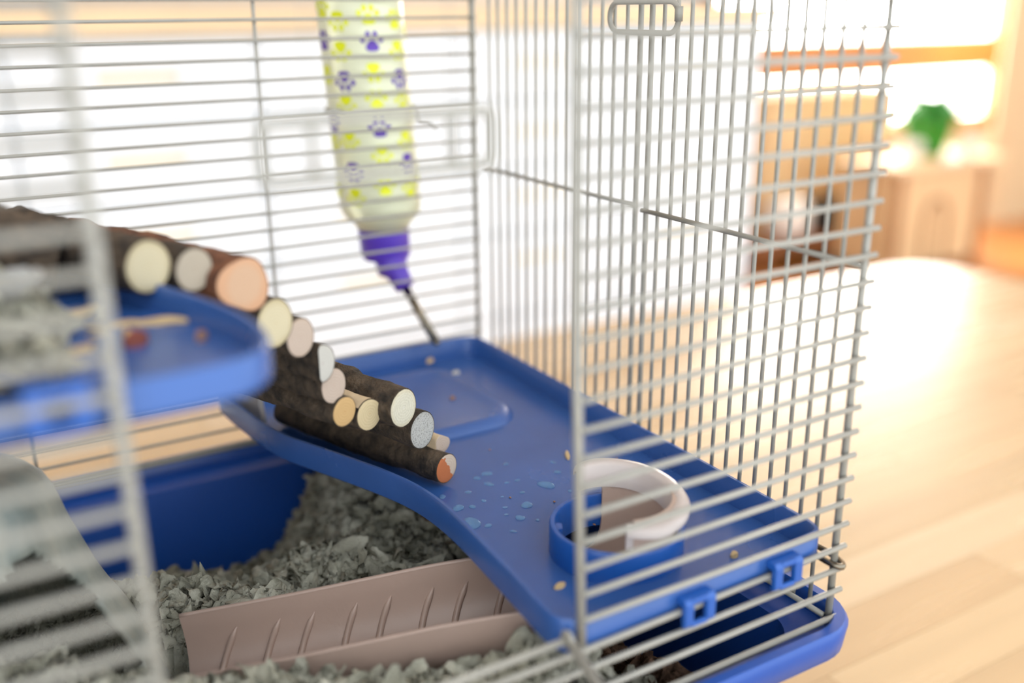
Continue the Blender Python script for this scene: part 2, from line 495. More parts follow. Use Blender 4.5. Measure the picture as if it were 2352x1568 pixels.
# ------------------------------------------------------------------ table of glued staves
TZ = -36.0
tb = empty('butcher_block_table', 'pale maple table of glued staves under the cage', 'table', (30, 16, FLOOR))
TX0, TX1, TY0, TY1, TR = -75.0, 101.5, -42.0, 72.5, 9.0
sw = 4.2
def tx1(y):
    d = max(0.0, y - (TY1 - TR), (TY0 + TR) - y)
    return TX1 - TR + math.sqrt(max(0.0, TR * TR - d * d))
ny = int(round((TY1 - TY0) / sw))
for i in range(ny):
    y0 = TY0 + (TY1 - TY0) * i / ny; y1 = TY0 + (TY1 - TY0) * (i + 1) / ny
    xs = [TX0]
    x = TX0 + rnd.uniform(14, 52)
    while x < TX1 - 16:
        xs.append(x); x += rnd.uniform(34, 62)
    xs.append(None)
    for k in range(len(xs) - 1):
        g = 0.02
        if xs[k + 1] is None:
            right = [(tx1(y0 + (y1 - y0) * t), y0 + (y1 - y0) * t) for t in np.linspace(0.01, .99, 6)]
        else:
            right = [(xs[k + 1] - g, y0 + g), (xs[k + 1] - g, y1 - g)]
        poly = [(xs[k] + g, y0 + g)] + right + [(xs[k] + g, y1 - g)]
        dz = rnd.uniform(-.006, .0)
        mb = MB().loft([[(x_, y_, TZ - 3.6) for x_, y_ in poly], [(x_, y_, TZ + dz) for x_, y_ in poly]])
        mb.build('stave', M['stave%d' % rnd.randrange(6)], tb, smooth=False, org=(xs[k], (y0 + y1) / 2, TZ))
for x in (-62, 88):
    for y in (-33, 62):
        MB().box((x - 3.5, y - 3.5, FLOOR), (x + 3.5, y + 3.5, TZ - 3.6)).build('leg', M['oak'], tb, smooth=False)

# ================================================================== CAGE TRAY
W = 29.448
tray = empty('cage_tray', 'deep blue plastic tray under the wire cage', 'tray', (-22, 15, TZ))
mb = MB()
def rr3(dx, r, z):  # ring around the tray; dx = how far outside the wire line
    return [(x, y, z) for x, y in rrect(-46 - dx, dx, -dx, W + dx, r, 8)]
rings = [rr3(-3.2, 2.2, TZ + .02), rr3(-2.6, 2.6, TZ + .5), rr3(-0.6, 2.5, -24.9), rr3(-.45, 2.5, -24.55), rr3(0.85, 2.2, -24.5), rr3(1.05, 2.3, -24.3), rr3(1.15, 2.3, -23.3),
         rr3(1.02, 2.2, -23.08), rr3(0.62, 1.9, -23.08), rr3(0.5, 1.8, -23.2), rr3(0.42, 1.8, -24.0), rr3(-0.75, 1.8, -24.3), rr3(-2.9, 2.3, TZ + .9), rr3(-3.6, 1.8, TZ + .55)]
mb.loft(rings); mb.build('tub', M['tray'], tray, autosharp=40)

# ================================================================== WIRE CAGE
cage = empty('wire_cage', 'grey wire cage with open front standing in blue tray', 'cage', (-22, 15, -23.2))
def wire(name, pts, r, parent=None, n=8):
    return MB().tube(pts, r, n).build(name, M['wire'], parent or cage)
TOP = 5.0
for k in range(-3, 25):
    z = 1.198 - k
    jig = 0.04 * math.sin(k * 2.7)
    wire('wire', [(-45.4, W, z), (-12.8, W, z + jig), (0.25, W, z - jig)], 0.088)
wire('rail', [(-45.4, W, -22.95), (0.2, W, -22.95)], 0.12)
for x in (-39.7, -26.2, -12.77):
    wire('upright', [(x, W + .17, TOP), (x - .05, W + .17, -10), (x, W + .17, -23)], 0.095)
wire('upright', [(0.0, W + .16, TOP), (-.03, W + .16, -8), (0.1, W + .16, -16), (0, W + .16, -23)], 0.12)
# right end: near half fixed, far half a side door
for i in range(-2, 11):
    Y = 10.34 - .913 * i
    wire('wire', [(0, Y, TOP), (0, Y, -23.35)], 0.092)
wire('frame_rod', [(0, 13.02, TOP), (0, 13.02, -23.35)], 0.13)
wire('rod', [(-.2, 13.1, -8.387), (-.2, .2, -8.387)], 0.115)
wire('rail', [(-.15, 13.2, -23.3), (-.15, .3, -23.3)], 0.12)
wire('rail', [(-.15, W, -23.0), (-.15, 13.2, -23.0)], 0.12)
sd = MB().tube([(0, 13.83, TOP - .6), (0, 13.83, -22.8)], .13).build('door', M['wire'], cage)
for i in range(0, 14):
    Y = 27.548 - .98 * i
    wire('wire', [(0, Y, TOP - .6), (0, Y, -22.8)], 0.092, sd)
wire('rod', [(-.2, 27.9, -8.245), (-.2, 13.83, -8.245)], 0.115, sd)
wire('rod', [(-.1, 27.6, TOP - .6), (-.1, 13.83, TOP - .6)], 0.115, sd)
wire('rod', [(-.1, 27.6, -22.8), (-.1, 13.83, -22.8)], 0.115, sd)
# side door latch: flat wire loop
def loop(c, hx, hz, r, axis, n=6):
    P = []
    for cx, cz, a0 in ((hx - r, hz - r, 0), (-hx + r, hz - r, 90), (-hx + r, -hz + r, 180), (hx - r, -hz + r, 270)):
        for i in range(n + 1):
            a = math.radians(a0 + 90 * i / n)
            u, v = cx + r * math.cos(a), cz + r * math.sin(a)
            P.append((c[0], c[1] + u, c[2] + v) if axis == 'y' else (c[0] + u, c[1], c[2] + v))
    return P
lt = MB().tube(loop((-.32, 13.3, .26), 2.45, .66, .62, 'y'), .125, 8, True).build('latch', M['wire'], cage)
MB().tube([(-.32, 10.86, .10), (-.32, 10.85, .72)], .18, 8).build('latch_sleeve', M['wire'], lt)
# front corner
wire('corner_post', [(0, .17, TOP), (0, .17, -23.35)], 0.15)
wire('corner_post', [(-.02, W - .2, TOP), (-.02, W - .2, -23.0)], 0.09)
for j in range(-3, 23):
    z = -float(j)
    t = (0.85 - z) / 20.85
    xl = -13.12 + .55 * max(0, t)
    if j < 20:
        wire('wire', [(xl, -.08, z - .02), (-6, -.1, z + .03 * math.sin(j * 1.9)), (0.3, -.06, z)], 0.118)
        wire('wire', [(-45.4, -.08, z), (-26.35, -.08, z)], 0.13)
    else:
        dz = -.2 if j == 20 else 0
        wire('wire', [(-45.4, -.08, z + dz), (-13, -.1, z + dz), (0.3, -.06, z)], 0.12)
wire('rail', [(-45.4, -.12, -23.2), (0.1, -.12, -23.2)], 0.13)
wire('door_post', [(-13.2, .1, TOP), (-13.12, .1, .85), (-12.88, .1, -10.7), (-12.56, .1, -20.3)], 0.17)
wire('door_post', [(-26.5, .1, TOP), (-26.38, .1, -8), (-26.26, .1, -20.3)], 0.185)
wire('upright', [(-39.7, .1, TOP), (-39.7, .1, -23.2)], 0.12)
# left end and top frame (outside the picture)
for i in range(16):
    Y = 0.9 + 1.84 * i
    wire('wire', [(-45.2, Y, TOP), (-45.2, Y, -23.2)], 0.1)
for a, b in (((-45.3, 0, TOP), (0.1, 0, TOP)), ((-45.3, W, TOP), (0.1, W, TOP)), ((0, 0, TOP), (0, W, TOP)), ((-45.2, 0, TOP), (-45.2, W, TOP))):
    wire('rail', [a, b], 0.14)
# front door, folded out and down in front of the opening
hx0, hx1 = -26.1, -13.28
ud = Vector((0, -1.8, -.76)).normalized()
H = Vector((0, -.12, -19.5))
fd = MB()
fd.tube([Vector((hx0, 0, 0)) + H, Vector((hx1, 0, 0)) + H], .13)
fd.tube([Vector((hx1, 0, 0)) + H + Vector((0, .2, .12)), Vector((hx1 + .05, 0, 0)) + H + ud * 19], .19)
fd.tube([Vector((hx0, 0, 0)) + H + Vector((0, .2, .12)), Vector((hx0, 0, 0)) + H + ud * 19], .17)
fd.tube([Vector((hx0, 0, 0)) + H + ud * 19, Vector((hx1, 0, 0)) + H + ud * 19], .15)
fdo = fd.build('door', M['wire'], cage)
for i in range(17):
    q = H + ud * (2.4 + i)
    wire('wire', [Vector((hx0, 0, 0)) + q, Vector((hx1, 0, 0)) + q], .12, fdo)
MB().tube([Vector((hx1, -.12, -19.5)) + Vector((0, .26 * math.cos(a), .26 * math.sin(a))) for a in np.linspace(0, 2 * math.pi, 14)[:-1]], .09, 6, True).build('hinge_eye', M['wire'], fdo)
# wire loop hanging in the doorway on a fine line from the roof rail
lo = MB().tube(loop((-19.2, -.1, -2.6), 3.25, .72, .3, 'x'), .15, 8, True).build('latch', M['wire'], cage)
MB().tube([(-21.1, -.1, -1.9), (-21.1, -.1, -3.3)], .12, 6).build('latch_bar', M['wire'], lo)
MB().tube([(-17.2, -.1, -1.9), (-17.2, -.1, -3.3)], .12, 6).build('latch_bar', M['wire'], lo)
MB().tube([(-21.1, -.1, -1.9), (-21.1, 0, TOP)], .02, 5).build('latch_line', M['wire'], lo)
MB().tube([(-17.2, -.1, -1.9), (-17.2, 0, TOP)], .02, 5).build('latch_line', M['wire'], lo)
# clip ring round the near right corner
P = []
for a in np.linspace(0, 2 * math.pi, 21)[:-1]:
    P.append((.05 + .3 * math.sin(a), .72 + .95 * math.cos(a), -20.75 + .08 * math.cos(a)))
clip = MB().tube(P, .13, 8, True).build('corner_clip_ring', M['steel'])
tag(clip, 'oval steel clip ring round near right cage corner', 'ring')

# ================================================================== PLATFORMS
def platform(name, label, outline, zr, depth, hole=None, org=(0, 0, 0)):
    root = empty(name, label, 'platform', org)
    out = chaikin(outline, 2)
    th = .24
    in1 = offset(out, th); in2 = offset(out, th + .12)
    o1 = offset(out, .06)
    o2 = offset(out, .22)
    R = lambda P, dz: [(x, y, zr(y) + dz) for x, y in P]
    rings = [R(o2, -depth - .3), R(out, -depth - .1), R(out, -.1), R(o1, 0), R(offset(out, th - .05), 0), R(in1, -.06), R(in2, -depth)]
    n = len(out)
    bm = bmesh.new()
    VV = [[bm.verts.new(Vector(p)) for p in r] for r in rings]
    for i in range(len(rings) - 1):
        for k in range(n):
            l = (k + 1) % n
            bm.faces.new((VV[i][k], VV[i][l], VV[i + 1][l], VV[i + 1][k]))
    def fill(loopv, dz):
        es = []
        for k in range(n):
            e = bm.edges.get((loopv[k], loopv[(k + 1) % n])); es.append(e)
        if hole:
            hv = [bm.verts.new((hole[0] + hole[2] * math.cos(a), hole[1] + hole[2] * math.sin(a), zr(hole[1]) + dz)) for a in np.linspace(0, 2 * math.pi, 41)[:-1]]
            es += [bm.edges.new((hv[k], hv[(k + 1) % 40])) for k in range(40)]
        bmesh.ops.triangle_fill(bm, use_beauty=True, edges=es)
    fill(VV[-1], -depth); fill(VV[0], -depth - .3)
    bm.verts.index_update()
    V = [v.co.copy() for v in bm.verts]; F = [[v.index for v in f.verts] for f in bm.faces]
    bm.free()
    obj('shell', V, F, M['blue_floor'], root, autosharp=35)
    return root

zr1 = lambda y: -19.15 + .0155 * y
LOWER = [(-11.2, .12), (-5, .12), (-2.0, .12), (-.9, .2), (-.5, .8), (-.5, 2.6), (-.5, 8), (-.5, 16), (-.5, 24), (-.5, 26.4), (-.55, 28.3), (-1.2, 28.95), (-3.2, 29.0), (-9, 29.0), (-15, 29.0), (-16.6, 29.0),
         (-17.0, 28.2), (-16.95, 26.3), (-16.75, 24.4), (-16.55, 22.4), (-16.1, 20.2), (-15.35, 18.5), (-14.4, 16.3), (-13.5, 14.1), (-12.95, 12.2), (-12.75, 10.4), (-12.75, 8.5), (-12.9, 6.3), (-13.1, 3.5), (-13.3, 1.5), (-13.25, .55), (-12.6, .12)]
lowp = platform('platform', 'lower blue platform with ring hole, wet and scattered with drops', LOWER, zr1, 1.15, hole=(-7.5, 4.9, 2.55), org=(-7, 14, -20.5))
FL = lambda y: zr1(y) - 1.15
# ring collar round the hole
mb = MB()
prof = [(2.72, -1.45), (2.72, -.12), (2.66, 0), (2.5, 0), (2.44, -.1), (2.44, -1.45)]
rings = [[(-7.5 + r * math.cos(a), 4.9 + r * math.sin(a), zr1(4.9) + .12 + z) for a in np.linspace(0, 2 * math.pi, 49)[:-1]] for r, z in prof]
mb.loft(rings + [rings[0]], False, False); col = mb.build('ring_collar', M['blue'], lowp, autosharp=40)
for a in (150, 195, 235):  # little catches inside the collar
    ca = math.radians(a); c, s_ = math.cos(ca), math.sin(ca)
    mb = MB()
    pts = [(-7.5 + r * math.cos(ca + d), 4.9 + r * math.sin(ca + d)) for r, d in ((2.44, -.12), (2.44, .12), (2.2, .1), (2.2, -.1))]
    mb.loft([[(x, y, zr1(4.9) - .62) for x, y in pts], [(x, y, zr1(4.9) - .05) for x, y in pts]])
    mb.build('catch', M['blue'], col, smooth=False)
# raised rounded pad
mb = MB()
pr_ = lambda d, r: rrect(-11.6 + d, -3.5 - d, 17.9 + d, 27.2 - d, r, 8)
rings = [[(x, y, FL(y) + h) for x, y in pr_(d, r)] for d, r, h in ((0, 2.1, -.05), (.1, 2.0, .12), (.35, 1.9, .38), (.6, 1.8, .42), (.9, 1.7, .34))]
mb.loft(rings, False, True); mb.build('raised_pad', M['blue_floor'], lowp, autosharp=60)
# clips that hook over the front wire
def clip_part(x, zc, root, y=0.0):
    mb = MB()
    for dx in (-.62, .42):
        sec = [(.2, .55), (-.3, .55), (-.42, .4), (-.42, -.5), (-.3, -.62), (-.16, -.62), (-.16, -.2), (-.14, .22), (.2, .22)]
        mb.loft([[(x + dx, y + a, zc + b) for a, b in sec], [(x + dx + .42, y + a, zc + b) for a, b in sec]])
    mb.box((x - .3, y - .4, zc + .3), (x + .5, y + .16, zc + .55))
    mb.box((x - .3, y - .4, zc - .62), (x + .5, y - .2, zc - .42))
    add_bevel(mb.build('clip', M['blue'], root, smooth=False), .06, 2)
clip_part(-7.75, -20.12, lowp, -.02)
clip_part(-3.3, -20.02, lowp, -.02)

zr2 = lambda y: -7.9 + .0 * y
UPPER = [(-34, .45), (-28, .45), (-25.4, .45), (-23.6, .5), (-22.6, .85), (-22.0, 1.7), (-21.75, 2.8), (-21.7, 3.9), (-21.85, 5.4), (-22.3, 7.2), (-22.8, 8.9), (-23.5, 11), (-24.1, 13.4), (-24.4, 15), (-24.8, 16.8), (-26, 17.6), (-28, 17.7), (-34, 17.7), (-42, 17.7), (-44, 17.7), (-44.6, 16.8), (-44.6, 15), (-44.6, 6), (-44.6, 2), (-44.4, .7), (-43, .45)]
upp = platform('platform', 'upper blue platform at left littered with fluff and straw', UPPER, zr2, .85, org=(-33, 14, -9))
clip_part(-27.8, -8.1, upp, .3)
clip_part(-37.8, -8.1, upp, .3)

# grey divider plate at the far left of the lower platform
g0, g1 = Vector((-15.6, 24.6, 0)), Vector((-16.75, 28.2, 0))
mb = MB()
n_ = Vector((g1 - g0).normalized().cross(Vector((0, 0, 1))))
zf = FL(25)
sec = [(0, 0), (.02, .35), (-.12, 1.0), (-.1, 2.1), (.05, 2.75)]
ringA = []
for t, h in sec: ringA.append(g0 + Vector((0, 0, zf + h)) + (g0 - g1).normalized() * t)
ringB = [g1 + Vector((0, 0, zf + h)) for t, h in sec]
pl = [p + n_ * .14 for p in ringA] + [p + n_ * .14 for p in reversed(ringB)]
pl2 = [p - n_ * .14 for p in ringA] + [p - n_ * .14 for p in reversed(ringB)]
mb.loft([pl, pl2]); gp_ = mb.build('plastic_divider', M['greyplate'], smooth=False)
tag(gp_, 'grey plastic plate standing at rear edge of lower platform', 'plate')

# ================================================================== BEIGE TUBE SLIDE
sl = empty('tube_slide', 'beige plastic half tube slide rising through the blue ring', 'slide', (-15, 8, -24))
sa = Vector((.36, .933, 0)).normalized()
down = Vector((-.933, .36, -.11)).normalized()
ctr = [Vector((-7.5, 4.9, -17.75)), Vector((-7.5, 4.9, -19.2)), Vector((-7.5, 4.9, -20.6)), Vector((-7.9, 5.1, -21.6)), Vector((-9.2, 5.7, -21.95)), Vector((-11.2, 6.6, -22.2)), Vector((-14, 7.9, -22.55)), Vector((-19, 10.15, -23.4)), Vector((-23.75, 12.3, -24.1))]
# resample
def resample(P, m):
    d = [0]
    for a, b in zip(P, P[1:]): d.append(d[-1] + (b - a).length)
    out = []
    for t in np.linspace(0, d[-1], m):
        for i in range(len(P) - 1):
            if t <= d[i + 1] + 1e-9:
                f = (t - d[i]) / (d[i + 1] - d[i]); out.append(P[i].lerp(P[i + 1], f)); break
    return out
CP = resample(ctr, 60)
for _ in range(3):
    CP = [CP[0]] + [(CP[i - 1] + CP[i] * 2 + CP[i + 1]) / 4 for i in range(1, len(CP) - 1)] + [CP[-1]]
RS, LIPH = 2.18, .8
def frame(i):
    a, b = CP[max(0, i - 1)], CP[min(len(CP) - 1, i + 1)]
    t = (b - a).normalized()
    s_ = (sa - t * sa.dot(t)).normalized()
    o = s_.cross(t); 
    if o.z < -1e-3 or (abs(o.z) < .2 and o.x > 0): o = -o
    return t, s_, o
def section(i, R, lip, nphi=18):
    t, s_, o = frame(i)
    P = []
    for k in range(nphi + 1):
        ph = -math.pi / 2 + math.pi * k / nphi
        P.append(CP[i] + s_ * (R * math.sin(ph)) - o * (R * math.cos(ph)))
    return [CP[i] - s_ * R + o * lip] + P + [CP[i] + s_ * R + o * lip]
V = []; F = []
lipv = lambda i: LIPH * min(1.0, max(0.0, (i - 10) / 10.0))
secs = [section(i, RS, lipv(i)) for i in range(len(CP))]
secs2 = [section(i, RS + .16, lipv(i)) for i in range(len(CP))]
ns = len(secs[0])
rings = [secs[i] + list(reversed(secs2[i])) for i in range(len(CP))]
mb = MB().loft(rings); mb.build('channel', M['beige'], sl, autosharp=45)
# steps: raised arcs inside
for q in range(9):
    i = 58 - int(round(2 + q * 4.55))
    t, s_, o = frame(i)
    P = []
    for ph in np.linspace(-1.5, 1.5, 17):
        j = min(len(CP) - 1, max(0, i - 3.0 * (max(0, ph) / 1.5) ** 2)); j0 = int(j); j1 = min(len(CP) - 1, j0 + 1)
        cc = CP[j0].lerp(CP[j1], j - j0)
        P.append(cc + s_ * ((RS - .01) * math.sin(ph)) - o * ((RS - .01) * math.cos(ph)))
    MB().tube(P, [.03] + [.15] * 15 + [.03], 6).build('step_rib', M['beige'], sl)
# strips along both upper edges
for sg in (-1, 1):
    P = [];
    for i in range(20, len(CP)):
        t, s_, o = frame(i); P.append(CP[i] + s_ * sg * (RS + .08) + o * LIPH)
    MB().tube(P, .1, 6).build('edge_bead', M['beige'], sl)
# flange over the ring
mb = MB(); rings = []
for a in np.linspace(math.radians(100), math.radians(-118), 40):
    z0 = -17.8 + .28 * math.sin(a)
    c, s_ = math.cos(a), math.sin(a)
    wd = min(1.0, 0.35 + 1.5 * min(abs(a - math.radians(100)), abs(a + math.radians(118))))
    pr2 = [(2.1, -.9), (2.12, .05), (2.3, .22), (2.3 + .4 * wd, .14), (2.3 + .6 * wd, -.1), (2.3 + .58 * wd, -.28), (2.3 + .4 * wd, -.1), (2.34, -.05), (2.3, -.9)]
    rings.append([(-7.5 + r * c, 4.9 + r * s_, z0 + z) for r, z in pr2])
mb.loft(rings); mb.build('flange', M['beige_lip'], sl, autosharp=60)

# ================================================================== STICK BRIDGE
sbr = empty('stick_bridge', 'bendy bridge of bark sticks sloping between the blue platforms', 'bridge', (-16, 14, -19.5))
CUT = {
 'cream': cut_mat('cut_cream', (195, 185, 155), (178, 164, 129), (177, 152, 110)),
 'greyish': cut_mat('cut_greyish', (169, 159, 143), (146, 136, 120), (152, 131, 103)),
 'peach': cut_mat('cut_peach', (192, 159, 131), (195, 152, 119), (181, 152, 126)),
 'pink': cut_mat('cut_pinkish', (181, 164, 150), (173, 152, 129), (169, 146, 129)),
 'white': cut_mat('cut_white', (185, 183, 176), (173, 167, 159), (155, 120, 120)),
 'tan': cut_mat('cut_tan', (188, 155, 105), (178, 138, 85), (169, 124, 73)),
 'pale': cut_mat('cut_pale', (195, 178, 141), (185, 162, 120), (187, 155, 112)),
 'bright': cut_mat('cut_bright', (201, 197, 178), (195, 185, 155), (211, 211, 208), spots=.12),
 'chalk': cut_mat('cut_chalk', (178, 178, 173), (160, 160, 155), (195, 190, 169), scale=1500, spots=.4),
 'two': cut_mat('cut_two_tone', (195, 178, 160), (187, 164, 138), (185, 146, 120), patch=(178, 103, 59)),
}
dS = Vector((-.36, .933, 0)).normalized()
def stick(end, r, L, cut, seed, barkm='bark', prof=None, tilt=0.0, yaw=0.0, rough=.05, label=None, taper=0.0, rz=1.0, knots=()):
    d = Vector((dS.x, dS.y, tilt)).normalized()
    d.rotate(Matrix.Rotation(math.radians(yaw), 3, 'Z'))
    side = d.cross(Vector((0, 0, 1))).normalized(); up = side.cross(d)
    e = Vector(end)
    nr, nt = 30, 36
    rings = []
    ph0 = seed * 1.7
    for i in range(nt + 1):
        t = i / nt
        ring = []
        for k in range(nr):
            a = 2 * math.pi * k / nr
            c, s_ = math.cos(a), math.sin(a)
            rad = r * (1 - taper * t)
            if prof: rad *= prof(a)
            q = Vector((c * 1.3, s_ * 1.3, t * L * .55 + seed * 9.1))
            env = min(1.0, t * 9 + .15)
            nzv = noise.noise(q) * .11 + noise.noise(q * 3.1) * rough + noise.noise(Vector((c * 4, s_ * 4, t * L * 5 + seed * 3))) * rough * .45
            # knots
            rad *= 1 + nzv * env * 1.25
            for kt, ka, kh in knots:
                da = (a - ka + math.pi) % (2 * math.pi) - math.pi
                rad += r * kh * math.exp(-((t - kt) / .07) ** 2 - (da / .6) ** 2)
            bow = .18 * math.sin(t * 2.6 + ph0) * t
            p = e + d * (t * L) + side * (c * rad + bow) + up * (s_ * rad * rz + .12 * math.cos(t * 3 + ph0) * t)
            ring.append(p)
        rings.append(ring)
    mb = MB().loft(rings)
    so = mb.build('stick', M[barkm], sbr, autosharp=50)
    if label: so['label'] = label
    # sawn face, very slightly domed, bark edge left showing
    V = []; F = []
    ks = [0.0, .3, .6, .85, .95]
    V.append(e - d * .03)
    for kf in ks[1:]:
        for k in range(nr):
            p = rings[0][k]
            V.append(e + (p - e) * kf - d * (.03 if kf < .9 else .012))
    for k in range(nr): F.append((0, 1 + k, 1 + (k + 1) % nr))
    for q in range(len(ks) - 2):
        for k in range(nr):
            l = (k + 1) % nr
            F.append((1 + q * nr + k, 1 + q * nr + l, 1 + (q + 1) * nr + l, 1 + (q + 1) * nr + k))
    o = obj('cut_face', V, F, CUT[cut], so, org=e - d * .03)
    return so, rings, d, side, up

half = lambda a: 1.0 if math.cos(a) > -.12 else .12 / max(.12, -math.cos(a)) * 1.0
stick((-23.44, 9.5, -7.23), .86, 12.5, 'cream', 1, knots=((.35, 1.5, .3), (.6, 1.4, .25)), label='thick stick with round cream sawn end', rz=1.05)
stick((-21.88, 9.9, -7.63), .76, 11.5, 'greyish', 2, label='stick with round greyish sawn end')
stick((-20.2, 10.0, -8.42), 1.05, 11.5, 'peach', 3, barkm='bark_red', prof=lambda a: 1 + .12 * math.cos(2 * a + .9) - .08 * math.cos(3 * a), label='thickest stick with peach sawn end and reddish bark')
stick((-19.05, 10.5, -10.15), .84, 11.5, 'cream', 4, rz=1.12)
stick((-17.97, 11.0, -11.03), .68, 11, 'pink', 5, rz=1.15)
stick((-17.0, 11.5, -12.4), .66, 11, 'white', 6, prof=lambda a: (1.0 if math.cos(a) > -.25 else .25 / -math.cos(a)), rz=1.2, label='split stick with half round whitish end')
stick((-16.41, 12.0, -13.6), .66, 10.5, 'pink', 7, rz=1.15)
stick((-16.02, 12.0, -14.79), .64, 11.5, 'tan', 8, knots=((.93, -1.5, .45),), label='stick with round tan sawn end')
s9, r9, d9, sd9, up9 = stick((-14.69, 12.6, -15.38), .74, 10.5, 'pale', 9, prof=lambda a: 1 - .12 * max(0, math.sin(a + .5)), label='stick with pale end and peeled patch')
s10, r10, _, _, _ = stick((-13.22, 12.4, -15.37), .8, 11.5, 'bright', 10, rough=.13, rz=1.08, knots=((.3, 1.5, .3), (.42, 1.1, .22), (.72, 1.4, .45)), label='knobbly stick with bright cream end')
stick((-11.88, 13.4, -17.05), .8, 10.8, 'chalk', 11, rz=1.1, label='stick with chalky white ringed end')
stick((-10.43, 14.4, -18.5), .5, 9.5, 'pink', 12, barkm='peeled', rough=.08, prof=lambda a: 1 + .14 * math.cos(3 * a), label='thin stripped stick with pale ragged end')
stick((-10.72, 13.45, -19.22), .7, 11.3, 'two', 13, yaw=-1.0, label='lowest stick with orange and cream two tone end')
# peeled patch on the top of stick nine
mbp = MB(); rows_ = []
for i in range(0, 13):
    row = []
    for k in range(5, 13):
        p = r9[i][k]; c = Vector((-14.69, 12.6, -15.38)) + d9 * (10.5 * i / 36)
        sh = .02 + .03 * math.sin(math.pi * i / 12) * math.sin(math.pi * (k - 5) / 7)
        row.append(p + (p - c).normalized() * sh)
    rows_.append(row)
V = [p for r in rows_ for p in r]; F = []
for i in range(12):
    for k in range(7): F.append((i * 8 + k, i * 8 + k + 1, i * 8 + k + 9, i * 8 + k + 8))
obj('peeled_patch', V, F, M['peeled'], s9)
# two wires threaded through every stick
ends = [(-23.44, 9.5, -7.23), (-21.88, 9.9, -7.63), (-20.2, 10.0, -8.42), (-19.05, 10.5, -10.15), (-17.97, 11, -11.03), (-17.0, 11.5, -12.4), (-16.41, 12, -13.6), (-16.02, 12, -14.79), (-14.69, 12.6, -15.38), (-13.22, 12.4, -15.37), (-11.88, 13.4, -17.05), (-10.43, 14.4, -18.5), (-10.72, 13.45, -19.22)]
for off in (2.2, 8.2):
    MB().tube([Vector(e) + dS * off for e in ends], .06, 6).build('threading_wire', M['steel'], sbr)
# a heavier bark branch further left, lying over the upper platform
br_pts = [Vector((-38, 14.2, -5.0)), Vector((-32, 14.3, -5.7)), Vector((-28.6, 13.9, -6.5)), Vector((-25.6, 13.2, -7.4))]
bp_ = resample(br_pts, 40)
rings = []
for i, c in enumerate(bp_):
    t = (bp_[min(39, i + 1)] - bp_[max(0, i - 1)]).normalized(); sd_ = t.cross(Vector((0, 0, 1))).normalized(); u_ = sd_.cross(t)
    rings.append([c + (sd_ * math.cos(a) + u_ * math.sin(a)) * (1.75 - .5 * max(0, i - 20) / 20 + .25 * noise.noise(Vector((math.cos(a) * 1.5, math.sin(a) * 1.5, i * .2))) + .1 * noise.noise(Vector((math.cos(a) * 5, math.sin(a) * 5, i * .6)))) for a in np.linspace(0, 2 * math.pi, 29)[:-1]])
bl = MB().loft(rings).build('bark_log', M['bark'], autosharp=60)
tag(bl, 'thick dark bark log lying on the upper platform', 'log')

# ================================================================== WATER BOTTLE (hung outside the back wires)
wb = empty('water_bottle', 'frosted water bottle printed with paws hanging behind back wires', 'bottle', (-5.2, 32.1, -18))
ax = Vector((-.0656, 0, 1)).normalized()
BX = lambda z: -5.71 - .0656 * (z + 1.2)
BR = 2.45
def ring_at(r, z, n=40): return [(BX(z) + r * math.cos(a), 32.1 + r * math.sin(a), z) for a in np.linspace(0, 2 * math.pi, n + 1)[:-1]]
mb = MB().loft([ring_at(r, z) for r, z in ((1.5, -12.1), (1.75, -11.6), (2.1, -11.3), (2.36, -10.9), (BR, -10.4), (BR, -6), (BR, 0), (BR, 3.4), (2.3, 3.9), (1.9, 4.2))])
mb.build('bottle_body', M['bottle'], wb)
mb = MB().loft([ring_at(r, z, 32) for r, z in ((1.55, -11.85), (1.56, -12.1), (1.5, -13.6), (1.38, -13.9), (.9, -14.05))])
cp = mb.build('cap', M['purple_cap'], wb, autosharp=40)
for k in range(24):
    a = 2 * math.pi * k / 24
    MB().box((-.06, -.05, -13.5), (.06, .05, -12.2)).V
mb = MB().tube([(BX(-13.6) + .15, 31.9, -13.5), (-4.9, 31.2, -14.4), (-4.75, 30.9, -14.55), (-4.55, 30.4, -15.3), (-4.5, 30.3, -15.45)], [1.0, .95, .72, .62, .6], 16); mb.build('nozzle', M['purple_cap'], wb)
sp0, sp1 = Vector((-4.56, 30.45, -15.25)), Vector((-3.98, 27.5, -18.2))
MB().tube([sp0, sp1], .27, 14).build('spout', M['steel'], wb)
mb = MB()
for z, r in ((0, .27), (.1, .27), (.2, .18)): pass
bm = bmesh.new(); bmesh.ops.create_uvsphere(bm, u_segments=14, v_segments=8, radius=.2)
V = [v.co + sp1 + (sp1 - sp0).normalized() * .1 for v in bm.verts]; bm.verts.index_update(); F = [[v.index for v in f.verts] for f in bm.faces]; bm.free()
obj('ball_tip', V, F, M['steel'], wb)
